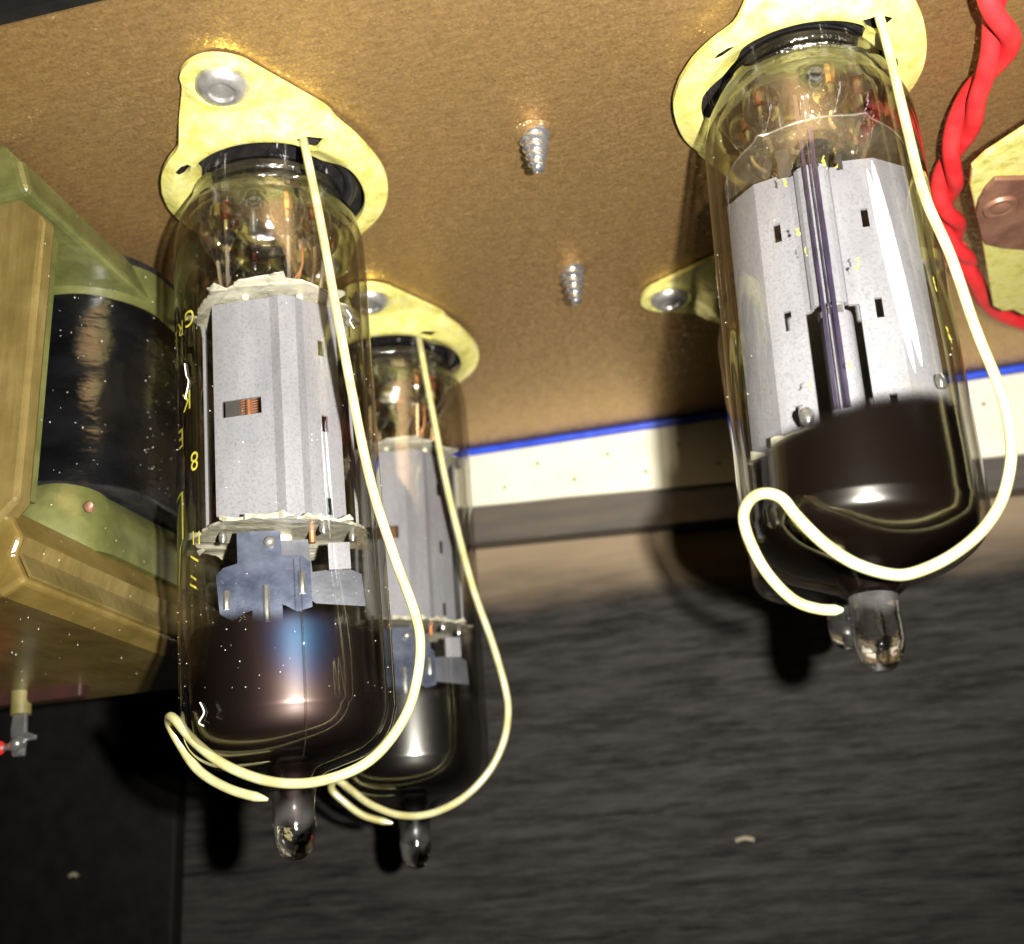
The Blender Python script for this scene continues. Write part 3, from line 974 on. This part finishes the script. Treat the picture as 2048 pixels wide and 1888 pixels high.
squat_tube('shorter tube beside the red twisted wire with a large dark getter dome', (1.393, 10.32, -0.28), (-0.051, -0.05, -1), rad(-7.7), 6.27, -4.86, -5.55, True)
squat_tube('short tube hidden behind the one beside the red wire, only its tip showing below', (1.24, 14.86, -0.28), (0, 0, -1), rad(-5), 5.14, -4.05, -4.55, False)


# ------------------------------------------------------------------ screws through the chassis
def screw(label, x, y, L, tilt):
    s = thing('screw', label, 'screw', (x, y, 0), (tilt, 0.02, -1), group='screw points through the chassis')
    V, Fc = [], []
    seg, turns, per = 20, 5.0, 14
    n = int(turns * per)
    rb = lambda q: 0.15 * (1 - q * 0.66)
    rows = 44
    for j in range(rows + 1):
        q = j / rows
        for i in range(seg):
            a = 2 * PI * i / seg
            ph = (q * turns - a / (2 * PI)) % 1.0
            r = rb(q) + 0.05 * (1 - 0.35 * q) * max(0.0, 1 - abs(ph - 0.5) * 3.2)
            if q > 0.94:
                r *= max(0.05, (1 - q) / 0.06) ** 0.5
            V.append((r * math.cos(a), r * math.sin(a), -q * L))
    for j in range(rows):
        for i in range(seg):
            i2 = (i + 1) % seg
            Fc.append((j * seg + i, j * seg + i2, (j + 1) * seg + i2, (j + 1) * seg + i))
    obj('thread', (V, Fc), 'steel', s)
    obj('raised_rim', lathe([(0.13, -0.05), (0.17, -0.045), (0.215, -0.02), (0.25, 0.0)], 20), 'chassis', s)


screw('thick pointed screw end between the front tubes', -1.545, 10.47, 0.52, 0.0)
screw('thinner pointed screw end nearer the white strip', -1.645, 13.50, 0.56, 0.02)

# ------------------------------------------------------------------ transformer
tr = thing('transformer', 'tan varnished transformer with a black taped coil and green wax', 'transformer', (-8.6, 11.3, 0))
T0 = Vector((-8.6, 11.3, 0))


def tl(vf):
    return [(p[0] - T0.x, p[1] - T0.y, p[2] - T0.z) for p in vf[0]], vf[1]


up_ = obj('upper_yoke', tl(prism_y([(-7.12, -0.02), (-6.86, -0.32), (-6.72, -0.75), (-10.6, -0.75), (-10.6, -0.02)], 8.75, 13.9)), 'wax', tr, False)
bevel(up_, 0.1, 3)
lg = obj('end_limb', tl(prism_y([(-6.62, -1.0), (-6.62, -4.2), (-6.98, -4.56), (-10.6, -4.56), (-10.6, -0.62), (-7.0, -0.62)], 8.9, 9.14)), 'tan', tr, False)
bevel(lg, 0.05, 2)
obj('limb_side', tl(box(-7.3, -6.70, 9.145, 9.30, -4.1, -1.05)), 'wax', tr, False)
ly = obj('lower_yoke', tl(prism_y([(-6.80, -4.20), (-6.60, -4.55), (-6.66, -4.72), (-6.50, -5.0), (-6.75, -5.12), (-10.6, -5.12), (-10.6, -4.20)], 8.97, 13.9)), 'tan_low', tr, False)
bevel(ly, 0.06, 3)
obj('yoke_band', tl(prism_y([(-6.585, -4.56), (-6.635, -4.71), (-6.50, -4.96), (-6.475, -4.94), (-6.60, -4.71), (-6.55, -4.56)], 9.02, 13.6)), 'tan', tr, False)


def rrect(x0, x1, y0, y1, r, n=8):
    P = []
    for cx, cy, a in ((x1 - r, y0 + r, -90), (x1 - r, y1 - r, 0), (x0 + r, y1 - r, 90), (x0 + r, y0 + r, 180)):
        for i in range(n + 1):
            q = rad(a + 90 * i / n)
            P.append((cx + r * math.cos(q), cy + r * math.sin(q)))
    return P


def coil_body(x0, x1, y0, y1, r, zs, n=10):
    V, Fc = [], []
    N = 4 * (n + 1)
    for z, g in zs:
        V += [(x, y, z) for x, y in rrect(x0 - g, x1 + g, y0 - g, y1 + g, r + g, n)]
    for j in range(len(zs) - 1):
        for i in range(N):
            Fc.append((j * N + i, j * N + (i + 1) % N, (j + 1) * N + (i + 1) % N, (j + 1) * N + i))
    Fc.append(tuple(range(N)))
    Fc.append(tuple((len(zs) - 1) * N + i for i in range(N)))
    return V, Fc


zs = [(-0.86 - 2.48 * i / 26, 0.006 * math.sin(i * 0.9) + 0.003 * math.sin(i * 5.1)) for i in range(27)]
obj('coil', tl(rough_up(coil_body(-10.2, -6.74, 10.55, 13.8, 0.95, zs), 0.03, 2.0)), 'tape', tr)
obj('coil_flange', tl(rough_up(coil_body(-10.2, -6.72, 10.5, 13.8, 0.95, [(-3.33, 0.06), (-3.36, 0.09), (-3.41, 0.09), (-3.44, 0.04)]), 0.02, 2.0)), 'black', tr)
obj('wax_collar', tl(rough_up(coil_body(-10.2, -6.76, 10.57, 13.8, 0.95, [(-0.30, 0.05), (-0.45, 0.05), (-0.62, 0.045), (-0.78, 0.03), (-0.87, 0.015)]), 0.035, 1.7)), 'wax', tr)
obj('coil_flange', tl(rough_up(coil_body(-10.2, -6.74, 10.55, 13.8, 0.95, [(-0.22, 0.02), (-0.25, 0.07), (-0.29, 0.07), (-0.32, 0.02)]), 0.02, 2.0)), 'black', tr)
obj('wax_run', tl(rough_up(coil_body(-10.2, -6.78, 10.2, 13.8, 0.6, [(-3.46, -0.1), (-3.7, 0.05), (-4.0, 0.10), (-4.22, 0.06)]), 0.10, 1.6)), 'wax', tr)
obj('red_wax_spot', tl(rough_up(ball((-6.80, 10.35, -3.78), 0.05, 6, 1.2), 0.04, 14)), 'brownplate', tr)
rnd = random.Random(11)
cp = []
for _ in range(120):
    cp.append((rnd.uniform(-7.5, -6.75), 10.53, rnd.uniform(-3.3, -0.9)) if rnd.random() < 0.3 else (-6.725, rnd.uniform(11.2, 12.8), rnd.uniform(-3.3, -0.9)))
for _ in range(34):
    cp.append((rnd.uniform(-9.5, -6.8), rnd.uniform(9.2, 13.5), -5.125))
obj('dust', tl(specks(cp, 0.004, 0.010)), 'dust', tr, False, kind='stuff')

# tag strip under the transformer with a soldered lug
ts = thing('tag_strip', 'dark red tag strip with a soldered metal lug under the transformer', 'tag strip', (-9.6, 13.2, -5.2))
ts0 = Vector((-9.6, 13.2, -5.2))
lv = lambda vf: ([(p[0] - ts0.x, p[1] - ts0.y, p[2] - ts0.z) for p in vf[0]], vf[1])
bevel(obj('board', lv(box(-11.5, -8.4, 12.9, 13.1, -5.28, -4.95)), 'reddark', ts, False), 0.04)
obj('sleeve', lv(tube([(-9.30, 12.95, -5.1), (-9.28, 12.95, -5.42)], 0.13, 12, 1)), 'yellow_tag', ts)
lug = prism_y([(-9.38, -5.35), (-9.19, -5.35), (-9.17, -5.64), (-9.02, -5.70), (-9.03, -5.76), (-9.17, -5.76), (-9.17, -5.95), (-9.34, -5.95), (-9.40, -5.6)], 12.92, 12.98)
bevel(obj('solder_lug', lv(lug), 'steel', ts, False), 0.02)
obj('solder_blob', lv(rough_up(ball((-9.27, 12.92, -5.80), 0.12, 6, 0.9), 0.03, 7)), 'steel', ts)
hw = thing('hookup_wire', 'short red hookup wire soldered to the lug under the transformer', 'wire', (-9.8, 12.9, -5.85))
h0 = Vector((-9.8, 12.9, -5.85))
sub = lambda P, o: [tuple(Vector(p) - o) for p in P]
obj('insulation', tube(sub([(-10.9, 12.5, -5.7), (-10.2, 12.8, -5.8), (-9.46, 12.86, -5.83)], h0), 0.085, 12, 6), 'red', hw)
obj('conductor', tube(sub([(-9.58, 12.88, -5.83), (-9.3, 12.9, -5.82)], h0), 0.045, 8, 3), 'lead', hw)

# ------------------------------------------------------------------ red twisted pair
path = smooth_prof([(2.95, 8.4, -0.42), (3.11, 9.02, -0.42), (3.19, 9.43, -0.42), (3.34, 10.01, -0.4), (3.32, 10.43, -0.38), (3.22, 10.85, -0.36), (3.18, 11.35, -0.35),
                    (3.16, 11.88, -0.34), (3.15, 12.45, -0.34), (3.22, 13.1, -0.34), (3.42, 13.9, -0.36), (3.62, 14.6, -0.38)], 10)
tw = thing('twisted_wire', 'pair of thick red rubber wires twisted together beside the tube', 'wire', (3.2, 11.5, -0.2))
w0 = Vector((3.2, 11.5, -0.2))
for st in range(2):
    P = []
    s_len = 0.0
    for i, p in enumerate(path):
        p = Vector(p)
        if i:
            s_len += (p - Vector(path[i - 1])).length
        tn = (Vector(path[min(i + 1, len(path) - 1)]) - Vector(path[max(i - 1, 0)])).normalized()
        sd = tn.cross(Vector((0, 0, 1))).normalized()
        a = s_len * 2 * PI / 2.25 + 0.5 * math.sin(s_len * 1.3) + st * PI + 0.9
        P.append(tuple(p + (sd * math.cos(a) + Vector((0, 0, 1)) * math.sin(a)) * 0.092 - w0))
    obj('strand', tube(P, 0.10, 14, 2), 'red', tw)
rw = thing('lead_out_wire', 'single red wire running on under the gold bracket', 'wire', (4.0, 15.4, -0.4))
q0 = Vector((4.0, 15.4, -0.4))
obj('insulation', tube(sub([(3.50, 14.2, -0.34), (3.66, 14.62, -0.4), (3.85, 15.1, -0.42), (4.1, 15.8, -0.4), (4.47, 16.42, -0.38), (5.2, 17.1, -0.36), (6.4, 17.6, -0.36)], q0), 0.12, 12, 6), 'red', rw)

# ------------------------------------------------------------------ gold bracket with copper plate
br = thing('bracket', 'gold plated bracket with a riveted copper plate beside the red wires', 'bracket', (3.9, 12.8, -0.8))
b0 = Vector((3.9, 12.8, -0.8))
bl = lambda vf: ([(p[0] - b0.x, p[1] - b0.y, p[2] - b0.z) for p in vf[0]], vf[1])
gp = [(5.2, 9.9), (3.75, 10.95), (3.32, 11.38), (3.21, 11.58), (3.24, 11.95), (3.57, 13.24), (3.94, 14.85), (4.02, 15.18), (4.18, 15.38), (4.34, 15.40), (4.48, 15.60), (4.9, 15.75), (6.2, 15.6), (6.2, 9.9)]
bevel(obj('gold_plate', bl(prism(gp, -0.80, -0.72)), 'zinc', br, False), 0.02)
obj('standoff', bl(tube([(4.9, 12.6, -0.74), (4.9, 12.6, -0.01)], 0.3, 20, 1)), 'rivet', br)
cpp = [(5.6, 11.9), (3.89, 11.92), (3.48, 11.80), (3.40, 11.98), (3.36, 12.22), (3.37, 12.49), (3.52, 13.05), (3.60, 13.26), (3.84, 13.44), (4.21, 13.62), (5.6, 13.7)]
bevel(obj('copper_plate', bl(prism(cpp, -0.87, -0.803)), 'brownplate', br, False), 0.02)
obj('rivet', bl(move(lathe([(0.0, -0.045), (0.06, -0.05), (0.12, -0.03), (0.15, -0.045), (0.19, -0.04), (0.21, 0.0)], 24), (3.63, 12.40, -0.87))), 'brownplate', br)

# ------------------------------------------------------------------ flecks on the boards
def fleck(label, c, ax, n):
    p = [(c[0] - ax, c[1], c[2]), (c[0], c[1] - 0.01, c[2] + 0.03), (c[0] + ax, c[1], c[2] - 0.01)]
    o0 = Vector(c)
    o = obj('paint_chip', tube(sub(p, o0), 0.035, 6, 4), 'chip')
    o.location = o0
    tag(o, label, 'chip', 'pale chips on the black boards')


fleck('pale curved chip on the grained back board', (-0.53, 19.87, -7.42), 0.15, 1)
fleck('small pale chip on the matt black panel', (-12.61, 19.52, -7.09), 0.08, 2)


# ------------------------------------------------------------------ pieces that belong to a part hang under that part
UNDER = {'glass_bead': 'glass_stem', 'pin': 'glass_stem', 'seal': 'glass_stem', 'base_ring': 'glass_envelope', 'glass_tip': 'glass_envelope',
         'printed_mark': 'glass_envelope', 'mould_seam': 'glass_envelope', 'lint_fibre': 'glass_envelope', 'print_flakes': 'glass_envelope',
         'mica_edge': 'upper_mica', 'pressed_rib': 'getter_plate', 'weld_spot': 'getter_plate', 'anode_tab': 'anode', 'anode_fin': 'anode',
         'anode_edge_tab': 'anode', 'insulator_rim': 'insulator', 'pin_socket': 'insulator', 'coil_flange': 'coil', 'wax_collar': 'coil',
         'limb_side': 'end_limb', 'yoke_band': 'lower_yoke', 'solder_blob': 'solder_lug'}
for top in [o for o in col.objects if o.type == 'EMPTY']:
    kids = {}
    for ch in top.children:
        kids.setdefault(ch.name.split('.')[0], ch)
    for ch in list(top.children):
        up = kids.get(UNDER.get(ch.name.split('.')[0]))
        if up is not None:
            ch.parent = up
